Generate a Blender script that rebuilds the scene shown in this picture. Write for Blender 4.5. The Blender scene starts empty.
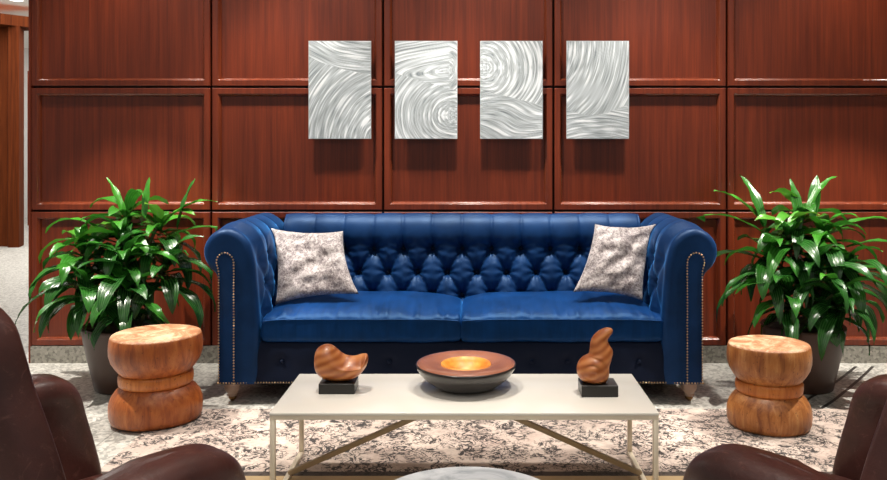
import bpy, bmesh, math, random
from math import sin, cos, pi, exp, sqrt, radians
from mathutils import Vector, Matrix, noise

F = 800.0          # focal length in pixels of the 887 px wide frame
VX, VY = 474.0, 149.0
H = 1.219          # eye height
SC = bpy.context.scene
COL = SC.collection

def D(s): return F / s
def X(px, s): return (px - VX) / s
def Z(py, s): return H - (py - VY) / s

# ------------------------------------------------------------------ helpers
def link(name, data, parent=None):
    o = bpy.data.objects.new(name, data)
    COL.objects.link(o)
    if parent is not None: o.parent = parent
    return o

def mesh(name, verts, faces, mat, parent=None, smooth=True, loc=None, colors=None, uvs=None):
    me = bpy.data.meshes.new(name)
    me.from_pydata([tuple(v) for v in verts], [], faces)
    me.update()
    if smooth: me.polygons.foreach_set('use_smooth', [True] * len(me.polygons))
    if mat: me.materials.append(mat)
    if colors is not None:
        ca = me.color_attributes.new('tint', 'FLOAT_COLOR', 'POINT')
        for i, c in enumerate(colors): ca.data[i].color = (c[0], c[1], c[2], 1) if hasattr(c, '__len__') else (c, c, c, 1)
    o = link(name, me, parent)
    if loc is not None: o.location = loc
    return o

def bmobj(name, bm, mat, parent=None, smooth=False, loc=None, angle=None):
    me = bpy.data.meshes.new(name)
    bm.normal_update(); bm.to_mesh(me); bm.free()
    if mat: me.materials.append(mat)
    if smooth:
        me.polygons.foreach_set('use_smooth', [True] * len(me.polygons))
        if angle: me.set_sharp_from_angle(angle=radians(angle))
    o = link(name, me, parent)
    if loc is not None: o.location = loc
    return o

def add_box(bm, x0, x1, y0, y1, z0, z1, bev=0.0, seg=2, M=None):
    r = bmesh.ops.create_cube(bm, size=1.0)
    vs = r['verts']
    for v in vs:
        v.co = Vector((x0 + (v.co.x + .5) * (x1 - x0), y0 + (v.co.y + .5) * (y1 - y0), z0 + (v.co.z + .5) * (z1 - z0)))
    if bev > 0:
        es = list({e for v in vs for e in v.link_edges})
        r2 = bmesh.ops.bevel(bm, geom=es, offset=bev, segments=seg, affect='EDGES', profile=.5)
        vs = [v for v in r2['verts']]
        if M:
            allv = set()
            for f in r2['faces']: allv.update(f.verts)
            for v in allv: v.co = M @ v.co
    elif M:
        for v in vs: v.co = M @ v.co

def box(name, x0, x1, y0, y1, z0, z1, mat, parent=None, bev=0.0, seg=2):
    bm = bmesh.new(); add_box(bm, x0, x1, y0, y1, z0, z1, bev, seg)
    return bmobj(name, bm, mat, parent, smooth=bev > 0, angle=50)

def bar_box(name, p, q, w, h, mat, parent=None):
    """rectangular bar from p to q"""
    p = Vector(p); q = Vector(q); d = q - p; L = d.length
    bm = bmesh.new()
    r = bmesh.ops.create_cube(bm, size=1.0)
    for v in bm.verts: v.co = Vector((v.co.x * w, v.co.y * h, (v.co.z + .5) * L))
    bmesh.ops.bevel(bm, geom=list(bm.edges), offset=.0015, segments=1, affect='EDGES')
    R = d.to_track_quat('Z', 'Y').to_matrix().to_4x4()
    bmesh.ops.transform(bm, matrix=Matrix.Translation(p) @ R, verts=list(bm.verts))
    return bmobj(name, bm, mat, parent)

def lathe(prof, seg=48, fn=None):
    """prof: list of (r, z). closes with fans where r==0"""
    V = []; Fc = []; rings = []
    for r, z in prof:
        if r <= 1e-6:
            rings.append([len(V)]); V.append((0, 0, z))
        else:
            ring = []
            for k in range(seg):
                a = 2 * pi * k / seg
                p = (r * cos(a), r * sin(a), z)
                if fn: p = fn(p, a)
                ring.append(len(V)); V.append(p)
            rings.append(ring)
    for A, B in zip(rings, rings[1:]):
        if len(A) == 1 and len(B) == 1: continue
        for k in range(seg):
            k2 = (k + 1) % seg
            if len(A) == 1: Fc.append((A[0], B[k2], B[k]))
            elif len(B) == 1: Fc.append((A[k], A[k2], B[0]))
            else: Fc.append((A[k], A[k2], B[k2], B[k]))
    return V, Fc

def catmull(pts, n):
    """resample a polyline of tuples by centripetal-ish catmull, n points evenly spaced"""
    P = [Vector(p) for p in pts]
    P = [P[0] * 2 - P[1]] + P + [P[-1] * 2 - P[-2]]
    out = []
    for i in range(1, len(P) - 2):
        for k in range(16):
            t = k / 16
            a, b, c, d = P[i - 1], P[i], P[i + 1], P[i + 2]
            out.append(.5 * ((2 * b) + (-a + c) * t + (2 * a - 5 * b + 4 * c - d) * t * t + (-a + 3 * b - 3 * c + d) * t ** 3))
    out.append(P[-2])
    L = [0]
    for a, b in zip(out, out[1:]): L.append(L[-1] + (b - a).length)
    res = []; j = 0
    for k in range(n):
        s = L[-1] * k / (n - 1)
        while j < len(L) - 2 and L[j + 1] < s: j += 1
        t = (s - L[j]) / max(1e-9, L[j + 1] - L[j])
        res.append(out[j].lerp(out[j + 1], min(1, max(0, t))))
    return res, L[-1]

def tube(path, r, seg=8, closed=False):
    V = []; Fc = []; n = len(path)
    P = [Vector(p) for p in path]
    for i, p in enumerate(P):
        if closed: t = P[(i + 1) % n] - P[i - 1]
        else: t = P[min(n - 1, i + 1)] - P[max(0, i - 1)]
        t.normalize()
        up = Vector((0, 0, 1)) if abs(t.z) < .9 else Vector((0, 1, 0))
        a = t.cross(up).normalized(); b = a.cross(t)
        rr = r(i / (n - 1)) if callable(r) else r
        for k in range(seg):
            th = 2 * pi * k / seg
            V.append(p + (a * cos(th) + b * sin(th)) * rr)
    m = n if closed else n - 1
    for i in range(m):
        j = (i + 1) % n
        for k in range(seg):
            k2 = (k + 1) % seg
            Fc.append((i * seg + k, j * seg + k, j * seg + k2, i * seg + k2))
    if not closed:
        Fc.append(tuple(range(seg))); Fc.append(tuple((n - 1) * seg + k for k in reversed(range(seg))))
    return V, Fc

def grid_faces(nu, nv, off=0, wrap=False):
    out = []
    for i in range(nu - 1):
        for j in range(nv - (0 if wrap else 1)):
            j2 = (j + 1) % nv
            out.append((off + i * nv + j, off + (i + 1) * nv + j, off + (i + 1) * nv + j2, off + i * nv + j2))
    return out

def slices(rows, n=34, seg=32, axis='z'):
    """rows: (pos, lo, hi, depth, ycentre): ellipse sections stacked along axis"""
    R, _ = catmull([tuple(r) for r in []] or [(0, 0, 0), (1, 0, 0)], 2)
    # interpolate each channel on row index with catmull on 1D
    def ch(k):
        p = [r[k] for r in rows]; p = [2 * p[0] - p[1]] + p + [2 * p[-1] - p[-2]]
        o = []
        m = len(rows) - 1
        for q in range(n):
            u = m * q / (n - 1); i = min(int(u), m - 1); t = u - i
            a, b, c, d = p[i], p[i + 1], p[i + 2], p[i + 3]
            o.append(.5 * (2 * b + (c - a) * t + (2 * a - 5 * b + 4 * c - d) * t * t + (-a + 3 * b - 3 * c + d) * t ** 3))
        return o
    pos, lo, hi, dp, yc = ch(0), ch(1), ch(2), ch(3), ch(4)
    V = []
    for i in range(n):
        c = (lo[i] + hi[i]) / 2; w = max(.0004, (hi[i] - lo[i]) / 2); d = max(.0004, dp[i])
        for k in range(seg):
            a = 2 * pi * k / seg
            u = c + w * cos(a); y = yc[i] + d * sin(a)
            V.append((u, y, pos[i]) if axis == 'z' else (pos[i], y, u))
    Fc = grid_faces(n, seg, wrap=True)
    Fc.append(tuple(range(seg))); Fc.append(tuple((n - 1) * seg + k for k in reversed(range(seg))))
    return V, Fc

def empty(name, loc, label, cat, rz=0, group=None):
    o = bpy.data.objects.new(name, None); COL.objects.link(o)
    o.empty_display_size = .1
    o.location = loc; o.rotation_euler = (0, 0, rz)
    tag(o, label, cat, group)
    return o

def tag(o, label=None, cat=None, group=None, kind=None):
    if label: o['label'] = label
    if cat: o['category'] = cat
    if group: o['group'] = group
    if kind: o['kind'] = kind
    return o

# ------------------------------------------------------------------ materials
class NT:
    def __init__(s, name):
        s.m = bpy.data.materials.new(name); s.m.use_nodes = True
        s.t = s.m.node_tree; s.n = s.t.nodes; s.l = s.t.links
        s.b = s.n['Principled BSDF']
    def node(s, typ, **kw):
        nd = s.n.new(typ)
        for k, v in kw.items():
            if k.startswith('i_'):
                key = k[2:]
                key = int(key) if key.isdigit() else key.replace('_', ' ')
                nd.inputs[key].default_value = v
            else: setattr(nd, k, v)
        return nd
    def link(s, a, b): s.l.new(a, b)
    def coord(s, which='Object', scale=(1, 1, 1), rot=(0, 0, 0), loc=(0, 0, 0)):
        tc = s.node('ShaderNodeTexCoord'); mp = s.node('ShaderNodeMapping')
        mp.inputs['Scale'].default_value = scale; mp.inputs['Rotation'].default_value = rot; mp.inputs['Location'].default_value = loc
        s.link(tc.outputs[which], mp.inputs['Vector']); return mp.outputs[0]
    def noise(s, vec, scale, detail=4, rough=.55, dist=0.0):
        nd = s.node('ShaderNodeTexNoise'); nd.inputs['Scale'].default_value = scale
        nd.inputs['Detail'].default_value = detail; nd.inputs['Roughness'].default_value = rough; nd.inputs['Distortion'].default_value = dist
        s.link(vec, nd.inputs['Vector']); return nd.outputs['Fac']
    def ramp(s, fac, stops, interp='LINEAR'):
        r = s.node('ShaderNodeValToRGB'); r.color_ramp.interpolation = interp
        els = r.color_ramp.elements
        while len(els) < len(stops): els.new(.5)
        for e, (p, c) in zip(els, stops):
            e.position = p; e.color = (c[0], c[1], c[2], 1) if hasattr(c, '__len__') else (c, c, c, 1)
        s.link(fac, r.inputs[0]); return r.outputs[0]
    def math(s, op, a, b=None, clamp=False):
        nd = s.node('ShaderNodeMath', operation=op, use_clamp=clamp)
        for i, v in enumerate([a, b]):
            if v is None: continue
            if isinstance(v, (int, float)): nd.inputs[i].default_value = v
            else: s.link(v, nd.inputs[i])
        return nd.outputs[0]
    def mix(s, fac, a, b, blend='MIX'):
        nd = s.node('ShaderNodeMix', data_type='RGBA', blend_type=blend)
        for i, v in ((0, fac), (6, a), (7, b)):
            if isinstance(v, (int, float)): nd.inputs[i].default_value = v
            elif isinstance(v, tuple): nd.inputs[i].default_value = (*v, 1)
            else: s.link(v, nd.inputs[i])
        return nd.outputs[2]
    def bump(s, h, strength=.3, dist=.01):
        nd = s.node('ShaderNodeBump'); nd.inputs['Strength'].default_value = strength; nd.inputs['Distance'].default_value = dist
        s.link(h, nd.inputs['Height']); s.link(nd.outputs[0], s.b.inputs['Normal'])
    def set(s, **kw):
        for k, v in kw.items():
            key = k.replace('_', ' ')
            if isinstance(v, tuple): s.b.inputs[key].default_value = (*v, 1) if len(v) == 3 and 'olor' in key or 'Tint' in key else v
            elif isinstance(v, (int, float)): s.b.inputs[key].default_value = v
            else: s.link(v, s.b.inputs[key])
        return s

def srgb(r, g, b):
    f = lambda c: (c / 255 / 12.92) if c / 255 <= .04045 else ((c / 255 + .055) / 1.055) ** 2.4
    return (f(r), f(g), f(b))

def m_wood_panel(name='cherry_panel', c1=(86, 31, 13), c2=(124, 50, 22), rough=.42, coat=.3, spec=.3):
    k = NT(name)
    v = k.coord('Object', (14, 14, .5))
    n1 = k.noise(v, 3.0, 6, .6)
    n2 = k.noise(k.coord('Object', (60, 60, 1.2)), 2.5, 3, .6)
    f = k.math('ADD', k.math('MULTIPLY', n1, .7), k.math('MULTIPLY', n2, .3))
    n3 = k.noise(k.coord('Object', (1, 1, 1)), 1.6, 2, .5)
    c = k.ramp(f, [(.34, srgb(*c1)), (.66, srgb(*c2))])
    c = k.mix(k.math('MULTIPLY', n3, .35), c, srgb(70, 20, 10))
    k.set(Base_Color=c, Roughness=rough, Coat_Weight=coat, Coat_Roughness=.16, Specular_IOR_Level=spec)
    k.bump(n2, .04, .002)
    return k.m

def m_plain(name, col, rough=.5, metal=0.0, coat=0.0, **kw):
    k = NT(name); k.set(Base_Color=srgb(*col), Roughness=rough, Metallic=metal, Coat_Weight=coat, **kw)
    n = k.noise(k.coord('Object'), 40, 3)
    k.bump(n, .04, .001)
    return k.m

def m_velvet():
    k = NT('blue_velvet')
    v = k.coord('Object')
    n = k.noise(v, 5, 4, .6, .6)
    n2 = k.noise(v, 420, 2)
    c = k.ramp(n, [(.3, (.0018, .015, .062)), (.7, (.004, .030, .115))])
    k.set(Base_Color=c, Roughness=.46, Sheen_Weight=.75, Sheen_Roughness=.3, Sheen_Tint=(.07, .36, .95), Specular_IOR_Level=.4, Specular_Tint=(.35, .6, 1.))
    k.bump(n2, .12, .001)
    return k.m

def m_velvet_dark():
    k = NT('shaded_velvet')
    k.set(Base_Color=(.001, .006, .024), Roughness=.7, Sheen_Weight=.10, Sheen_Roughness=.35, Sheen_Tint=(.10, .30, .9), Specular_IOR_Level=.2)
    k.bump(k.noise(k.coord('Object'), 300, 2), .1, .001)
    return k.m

def m_cushion():
    k = NT('cushion_velvet')
    v = k.coord('Object')
    n = k.noise(v, 7, 4, .6, .6)
    n2 = k.noise(k.coord('Object', (30, 3, 3)), 1.0, 3, .6, 1.2)
    f = k.math('ADD', k.math('MULTIPLY', n, .6), k.math('MULTIPLY', n2, .4))
    c = k.ramp(f, [(.33, (.0010, .014, .066)), (.66, (.0025, .036, .16))])
    k.set(Base_Color=c, Roughness=.5, Sheen_Weight=.85, Sheen_Roughness=.26, Sheen_Tint=(.06, .34, 1.), Specular_IOR_Level=.4, Specular_Tint=(.2, .55, 1.))
    k.bump(k.noise(v, 400, 2), .1, .001)
    return k.m

def m_pillow():
    k = NT('mottled_pillow')
    v = k.coord('Object', (1, 1, 1))
    a = k.noise(v, 9, 5, .7, 1.2)
    b = k.noise(k.coord('Object', (60, 60, 60)), 1.6, 3, .7, .8)
    f = k.math('ADD', k.math('MULTIPLY', a, .5), k.math('MULTIPLY', b, .5))
    c = k.ramp(f, [(.38, srgb(80, 70, 74)), (.46, srgb(128, 118, 119)), (.53, srgb(172, 164, 163)), (.62, srgb(202, 196, 194))])
    k.set(Base_Color=c, Roughness=.6, Sheen_Weight=.3)
    k.bump(b, .25, .003)
    return k.m

def m_leather():
    k = NT('brown_leather')
    v = k.coord('Object')
    n = k.noise(v, 5, 5, .6)
    cr = k.noise(v, 90, 4, .6, 1.0)
    big = k.noise(v, 11, 5, .65, 1.5)
    c = k.ramp(n, [(.3, srgb(58, 29, 26)), (.7, srgb(94, 51, 44))])
    sc = k.ramp(k.noise(v, 16, 6, .75, 2.2), [(.56, 0.0), (.70, .35)])
    c = k.mix(sc, c, srgb(150, 105, 92))
    k.set(Base_Color=c, Roughness=k.ramp(big, [(.3, .30), (.7, .5)]), Coat_Weight=.12, Coat_Roughness=.3)
    k.bump(k.math('ADD', k.math('MULTIPLY', cr, .4), big), .28, .006)
    return k.m

def m_stool(name, c1, c2, c3):
    k = NT(name)
    v = k.coord('Object', (1, 1, .13))
    n = k.noise(v, 34, 6, .65, .5)
    big = k.noise(k.coord('Object'), 6, 4, .6, .5)
    sp = k.noise(k.coord('Object', (1, 1, .7)), 90, 3, .6)
    c = k.ramp(n, [(.3, srgb(*c1)), (.5, srgb(*c2)), (.72, srgb(*c3))])
    c = k.mix(k.math('MULTIPLY', k.ramp(big, [(.35, 0), (.7, 1)]), .5), c, srgb(*c1))
    c = k.mix(k.ramp(sp, [(.62, 0), (.72, .7)]), c, srgb(66, 30, 12))
    k.set(Base_Color=c, Roughness=.42, Coat_Weight=.15, Coat_Roughness=.3)
    k.bump(k.math('ADD', n, sp), .3, .004)
    return k.m

def m_stool_top():
    k = NT('stool_end_grain')
    v = k.coord('Object')
    a = k.noise(v, 9, 6, .7, .8); b = k.noise(v, 70, 3, .6)
    c = k.ramp(a, [(.3, srgb(130, 76, 48)), (.48, srgb(176, 122, 84)), (.62, srgb(222, 192, 158))])
    c = k.mix(k.ramp(b, [(.58, 0), (.7, .6)]), c, srgb(92, 50, 28))
    k.set(Base_Color=c, Roughness=.5)
    k.bump(b, .3, .003)
    return k.m

def m_sculpt():
    k = NT('carved_wood')
    v = k.coord('Object', (1, 1, 1), (0, .5, .2))
    n = k.noise(v, 6, 3, .5, .4)
    w = k.node('ShaderNodeTexWave', wave_type='BANDS', bands_direction='Z'); w.inputs['Scale'].default_value = 11
    w.inputs['Distortion'].default_value = 9; w.inputs['Detail'].default_value = 2; w.inputs['Detail Scale'].default_value = .6
    k.link(v, w.inputs['Vector'])
    c = k.ramp(w.outputs['Fac'], [(0, srgb(168, 90, 40)), (.5, srgb(196, 116, 60)), (1, srgb(210, 136, 78))])
    c = k.mix(k.ramp(n, [(.35, 0), (.75, .6)]), c, srgb(118, 58, 26))
    k.set(Base_Color=c, Roughness=.42, Coat_Weight=.2, Coat_Roughness=.25)
    return k.m

def m_rings():
    k = NT('growth_ring_wood')
    v = k.coord('Object')
    w = k.node('ShaderNodeTexWave', wave_type='RINGS', rings_direction='Z'); w.inputs['Scale'].default_value = 55
    w.inputs['Distortion'].default_value = 1.2; w.inputs['Detail'].default_value = 2; w.inputs['Detail Scale'].default_value = 1.5
    k.link(v, w.inputs['Vector'])
    c = k.ramp(w.outputs['Fac'], [(0, srgb(112, 62, 46)), (.5, srgb(176, 110, 84)), (1, srgb(196, 130, 100))])
    n = k.noise(v, 14, 3)
    c = k.mix(k.ramp(n, [(.4, 0), (.7, .5)]), c, srgb(130, 74, 54))
    k.set(Base_Color=c, Roughness=.28, Coat_Weight=.4, Coat_Roughness=.15)
    return k.m

def m_basin():
    k = NT('golden_heartwood')
    n = k.noise(k.coord('Object'), 16, 4, .6, .6)
    c = k.ramp(n, [(.3, srgb(206, 108, 28)), (.6, srgb(244, 168, 66)), (.75, srgb(250, 205, 110))])
    k.set(Base_Color=c, Roughness=.45, Coat_Weight=.15, Coat_Roughness=.3)
    return k.m

def m_marble():
    k = NT('grey_marble')
    v = k.coord('Object', (1, 1, 1), (0, 0, .5))
    a = k.noise(v, 5, 8, .65, 2.0)
    c = k.ramp(a, [(.34, srgb(176, 182, 186)), (.48, srgb(220, 223, 226)), (.6, srgb(240, 242, 244))])
    k.set(Base_Color=c, Roughness=.22)
    return k.m

def m_terrazzo(name='terrazzo', base=(176, 172, 162), rough=.35, tiles=False):
    k = NT(name)
    v = k.coord('Object')
    vo = k.node('ShaderNodeTexVoronoi'); vo.inputs['Scale'].default_value = 70; k.link(v, vo.inputs['Vector'])
    bw = k.node('ShaderNodeRGBToBW'); k.link(vo.outputs['Color'], bw.inputs[0])
    chip = k.ramp(bw.outputs[0], [(.28, 0.55), (.36, .85), (.62, 1.0), (.8, 1.12)], 'CONSTANT')
    fine = k.noise(v, 160, 2, .6)
    c = k.mix(1.0, srgb(*base), chip, 'MULTIPLY')
    c = k.mix(k.ramp(fine, [(.55, 0), (.7, .35)]), c, srgb(104, 98, 90))
    if tiles:
        br = k.node('ShaderNodeTexBrick', offset=0.0); br.inputs['Scale'].default_value = 1
        br.inputs['Brick Width'].default_value = 1.2; br.inputs['Row Height'].default_value = 1.2; br.inputs['Mortar Size'].default_value = .003
        br.inputs['Color1'].default_value = (1, 1, 1, 1); br.inputs['Color2'].default_value = (.9, .9, .89, 1); br.inputs['Mortar'].default_value = (.5, .5, .5, 1)
        k.link(k.coord('Object', loc=(.35, .15, 0)), br.inputs['Vector'])
        c = k.mix(1.0, c, br.outputs['Color'], 'MULTIPLY')
    k.set(Base_Color=c, Roughness=rough)
    return k.m

def m_rug():
    k = NT('distressed_rug')
    v = k.coord('Object')
    # curling scrolls: contour lines of distorted noise
    n1 = k.noise(v, 17, 2, .5, 1.6)
    l1 = k.math('ABSOLUTE', k.math('SUBTRACT', n1, .5))
    l1 = k.ramp(l1, [(.0, 1), (.034, 1), (.046, 0)])
    n2 = k.noise(v, 36, 1, .5, 1.0)
    l2 = k.ramp(k.math('ABSOLUTE', k.math('SUBTRACT', n2, .52)), [(.0, 1), (.03, 1), (.045, 0)])
    vo = k.node('ShaderNodeTexVoronoi'); vo.inputs['Scale'].default_value = 6.5; vo.inputs['Randomness'].default_value = .35; k.link(v, vo.inputs['Vector'])
    ring = k.math('ABSOLUTE', k.math('SINE', k.math('MULTIPLY', vo.outputs['Distance'], 22)))
    l3 = k.ramp(ring, [(.0, .9), (.12, .7), (.24, 0)])
    wear = k.noise(v, 9, 3, .6, .6)
    wearm = k.ramp(wear, [(.42, 0.1), (.48, 1)])
    pat = k.math('MAXIMUM', l1, k.math('MULTIPLY', l2, .8))
    pat = k.math('MAXIMUM', pat, k.math('MULTIPLY', l3, .65))
    pat = k.math('MULTIPLY', pat, wearm)
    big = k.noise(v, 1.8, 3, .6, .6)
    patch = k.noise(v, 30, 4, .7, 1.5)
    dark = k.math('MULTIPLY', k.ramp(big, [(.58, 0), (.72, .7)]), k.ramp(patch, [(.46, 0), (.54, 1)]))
    # dark blotches with shade painted in along the far edge (towards the sofa) and the dark end line
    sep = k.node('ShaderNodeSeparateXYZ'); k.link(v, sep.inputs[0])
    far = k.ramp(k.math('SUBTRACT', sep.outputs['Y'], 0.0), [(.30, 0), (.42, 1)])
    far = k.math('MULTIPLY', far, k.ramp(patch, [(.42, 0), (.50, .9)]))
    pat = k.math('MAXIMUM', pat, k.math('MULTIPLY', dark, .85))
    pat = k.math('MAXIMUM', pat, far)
    base = k.ramp(k.noise(v, 3.5, 4, .6), [(.35, srgb(176, 157, 146)), (.65, srgb(208, 192, 180))])
    base = k.mix(k.ramp(k.noise(v, 40, 3, .7), [(.52, 0), (.66, .35)]), base, srgb(140, 118, 108))
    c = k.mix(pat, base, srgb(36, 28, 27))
    y = sep.outputs['Y']
    l = k.math('MULTIPLY', k.math('GREATER_THAN', y, -.505), k.math('LESS_THAN', y, -.465))
    c = k.mix(k.math('MULTIPLY', l, .9), c, srgb(44, 32, 26))
    c = k.mix(k.math('LESS_THAN', y, -.505), c, srgb(176, 150, 112))
    k.set(Base_Color=c, Roughness=.95, Sheen_Weight=.15)
    k.bump(k.noise(v, 260, 2), .3, .003)
    return k.m

def m_leaf():
    k = NT('dracaena_leaf')
    at = k.node('ShaderNodeAttribute', attribute_name='tint')
    sep = k.node('ShaderNodeSeparateColor'); k.link(at.outputs['Color'], sep.inputs[0])
    # red: across the blade, green: age / brightness of this leaf
    st = k.math('ABSOLUTE', k.math('SINE', k.math('MULTIPLY', sep.outputs[0], 19.0)))
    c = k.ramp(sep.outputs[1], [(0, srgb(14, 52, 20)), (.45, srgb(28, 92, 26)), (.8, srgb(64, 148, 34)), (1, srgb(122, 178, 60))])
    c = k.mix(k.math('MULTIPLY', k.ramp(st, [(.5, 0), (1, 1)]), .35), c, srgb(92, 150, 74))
    n = k.noise(k.coord('Object'), 30, 3)
    c = k.mix(k.math('MULTIPLY', n, .35), c, srgb(12, 44, 16))
    k.set(Base_Color=c, Roughness=.27, Specular_IOR_Level=.7)
    k.bump(st, .25, .002)
    tr = k.node('ShaderNodeBsdfTranslucent'); k.link(c, tr.inputs[0])
    mx = k.node('ShaderNodeMixShader'); mx.inputs[0].default_value = .18
    k.link(k.b.outputs[0], mx.inputs[1]); k.link(tr.outputs[0], mx.inputs[2])
    k.link(mx.outputs[0], k.n['Material Output'].inputs[0])
    return k.m

def m_aluminium():
    k = NT('ground_aluminium')
    at = k.node('ShaderNodeAttribute', attribute_name='tint')
    sep = k.node('ShaderNodeSeparateColor'); k.link(at.outputs['Color'], sep.inputs[0])
    c = k.ramp(sep.outputs[0], [(0, srgb(120, 130, 136)), (.36, srgb(176, 184, 188)), (.62, srgb(206, 214, 219)), (1, srgb(246, 251, 255))])
    k.set(Base_Color=c, Metallic=.35, Roughness=.42)
    k.bump(sep.outputs[0], .35, .003)
    return k.m

MAT = {
    'panel': m_wood_panel(),
    'moulding': m_wood_panel('highlight_moulding', (100, 42, 22), (132, 62, 36), .22, 1.0),  # panel wood, glossier, with some ledge highlight put into its lighter colour
    'farwood': m_wood_panel('far_veneer', (58, 26, 10), (100, 48, 20), .8, .0, .05),
    'gap': m_plain('shadow_gap', (26, 10, 7), .8),
    'velvet': m_velvet(), 'velvet_dark': m_velvet_dark(), 'cushion': m_cushion(),
    'nail': m_plain('antique_brass', (176, 150, 118), .3, .9),
    'legwood': m_plain('limed_wood', (150, 124, 108), .45),
    'brass': m_plain('brass_caster', (130, 96, 60), .35, .8),
    'pillow': m_pillow(), 'leather': m_leather(),
    'stitch': m_plain('leather_stitch', (30, 16, 14), .6),
    'scuff': m_plain('pale_seam', (150, 112, 100), .55),
    'stool_a': m_stool('amber_wood', (112, 50, 20), (180, 96, 40), (208, 130, 66)),
    'stool_b': m_stool('honey_wood', (120, 62, 26), (186, 118, 60), (216, 158, 98)),
    'stool_top': m_stool_top(),
    'bandwood': m_stool('band_wood', (164, 84, 32), (206, 122, 52), (222, 150, 80)),
    'sculpt': m_sculpt(), 'rings': m_rings(), 'basin': m_basin(),
    'blackwood': m_plain('ebonised_base', (26, 25, 24), .35, coat=.2),
    'bowlblack': m_plain('black_shell', (36, 30, 28), .3, coat=.5),
    'marble': m_marble(),
    'cream': m_plain('cream_lacquer', (238, 233, 223), .22, coat=.3),
    'champagne': m_plain('champagne_metal', (232, 220, 198), .35, .15),
    'bronze': m_plain('bronze_brace', (168, 148, 118), .4, .3),
    'terrazzo': m_terrazzo('terrazzo_floor', (208, 206, 199), .3, tiles=True),
    'terrazzo_base': m_terrazzo('terrazzo_plinth', (150, 146, 136), .5),
    'rug': m_rug(), 'leaf': m_leaf(),
    'cane': m_plain('green_cane', (70, 78, 40), .6),
    'soil': m_plain('dark_soil', (34, 26, 20), .95),
    'pot': m_plain('taupe_pot', (72, 50, 41), .45, coat=.1),
    'alu': m_aluminium(),
    'aluedge': m_plain('aluminium_edge', (225, 228, 228), .35, .5),
    'white': m_plain('white_plaster', (226, 224, 220), .8),
    'inlay': m_plain('dark_inlay', (60, 56, 54), .4, .3),
    'metal': m_plain('downlight_ring', (230, 230, 228), .4),
}
def m_glow():
    k = NT('lamp_glow'); k.set(Base_Color=(1., 1., 1.), Emission_Color=(1., .96, .9), Emission_Strength=6.0); return k.m
MAT['glow'] = m_glow()

# ------------------------------------------------------------------ room
WS = 175.5
YW = D(WS)                                  # face of the panelled wall
XE = X(31, WS)
box('floor', -9, 5, -2.5, 14.5, -.05, 0, MAT['terrazzo'])['kind'] = 'structure'
box('ceiling', -9, 5, -2.5, 14.5, 3.0, 3.05, MAT['white'])['kind'] = 'structure'
box('wall_right', 4.5, 4.6, -2.5, YW + .2, 0, 3.0, MAT['white'])['kind'] = 'structure'

wall = box('wall_back', XE, 4.5, YW + .03, YW + .2, 0, 3.0, MAT['gap']); tag(wall, kind='structure')
def wall_panel(x0, x1, z0, z1):
    """framed panel: flat stile, bead, recessed field; front face at YW"""
    bm = bmesh.new()
    def ring(inset, y): return [bm.verts.new((x, y, z)) for x, z in
        ((x0 + inset, z0 + inset), (x1 - inset, z0 + inset), (x1 - inset, z1 - inset), (x0 + inset, z1 - inset))]
    R = [ring(0, YW + .03), ring(0, YW + .003), ring(.003, YW), ring(.032, YW), ring(.0335, YW + .002), ring(.038, YW + .0065), ring(.044, YW + .016), ring(.047, YW + .027)]
    for ri, (A, B) in enumerate(zip(R, R[1:])):
        for k in range(4):
            f = bm.faces.new((A[k], A[(k + 1) % 4], B[(k + 1) % 4], B[k]))
            if 3 <= ri <= 6: f.material_index = 1
    bm.faces.new(R[-1])
    bmesh.ops.recalc_face_normals(bm, faces=list(bm.faces))
    o = bmobj('wall_panel', bm, MAT['panel'], wall)
    o.data.materials.append(MAT['moulding'])
    return o
xj = [XE, X(211, WS), X(383, WS), X(553.5, WS), X(727, WS), X(900, WS), X(1073, WS)]
zj = [Z(345.5, WS), Z(211, WS), Z(87, WS), Z(-37, WS), 3.0]
for i in range(len(xj) - 1):
    for j in range(4):
        g = .006
        wall_panel(xj[i] + (g if i else 0), xj[i + 1] - g, zj[j] + (g if j else 0), zj[j + 1] - g)
bb = box('baseboard_back', XE, 4.5, YW - .006, YW + .02, 0, zj[0] - .004, MAT['terrazzo_base']); tag(bb, kind='structure')
tr = box('trim_1', XE - .012, XE, YW - .004, YW + .2, 0, 3.0, MAT['panel']); tag(tr, kind='structure')

# curved dark inlay strips in the floor by the right-hand planter
def floor_pt(px, py): s = (py - VY) / H; return (X(px, s), D(s))
def inlay(name, pts):
    P, _ = catmull([(*floor_pt(*p), 0) for p in pts], 24)
    V = []
    for i, p in enumerate(P):
        t = (P[min(23, i + 1)] - P[max(0, i - 1)]).normalized(); n = Vector((-t.y, t.x, 0)) * .008
        V += [p + n + Vector((0, 0, .0012)), p - n + Vector((0, 0, .0012))]
    tag(mesh(name, V, [(2 * i, 2 * i + 1, 2 * i + 3, 2 * i + 2) for i in range(23)], MAT['inlay']), kind='structure')
inlay('trim_2', [(856, 366.5), (843, 377), (829, 386.5), (812, 397), (790, 409)])
inlay('trim_3', [(873, 366.5), (862, 377), (848, 389), (833, 401), (817, 411)])

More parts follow.
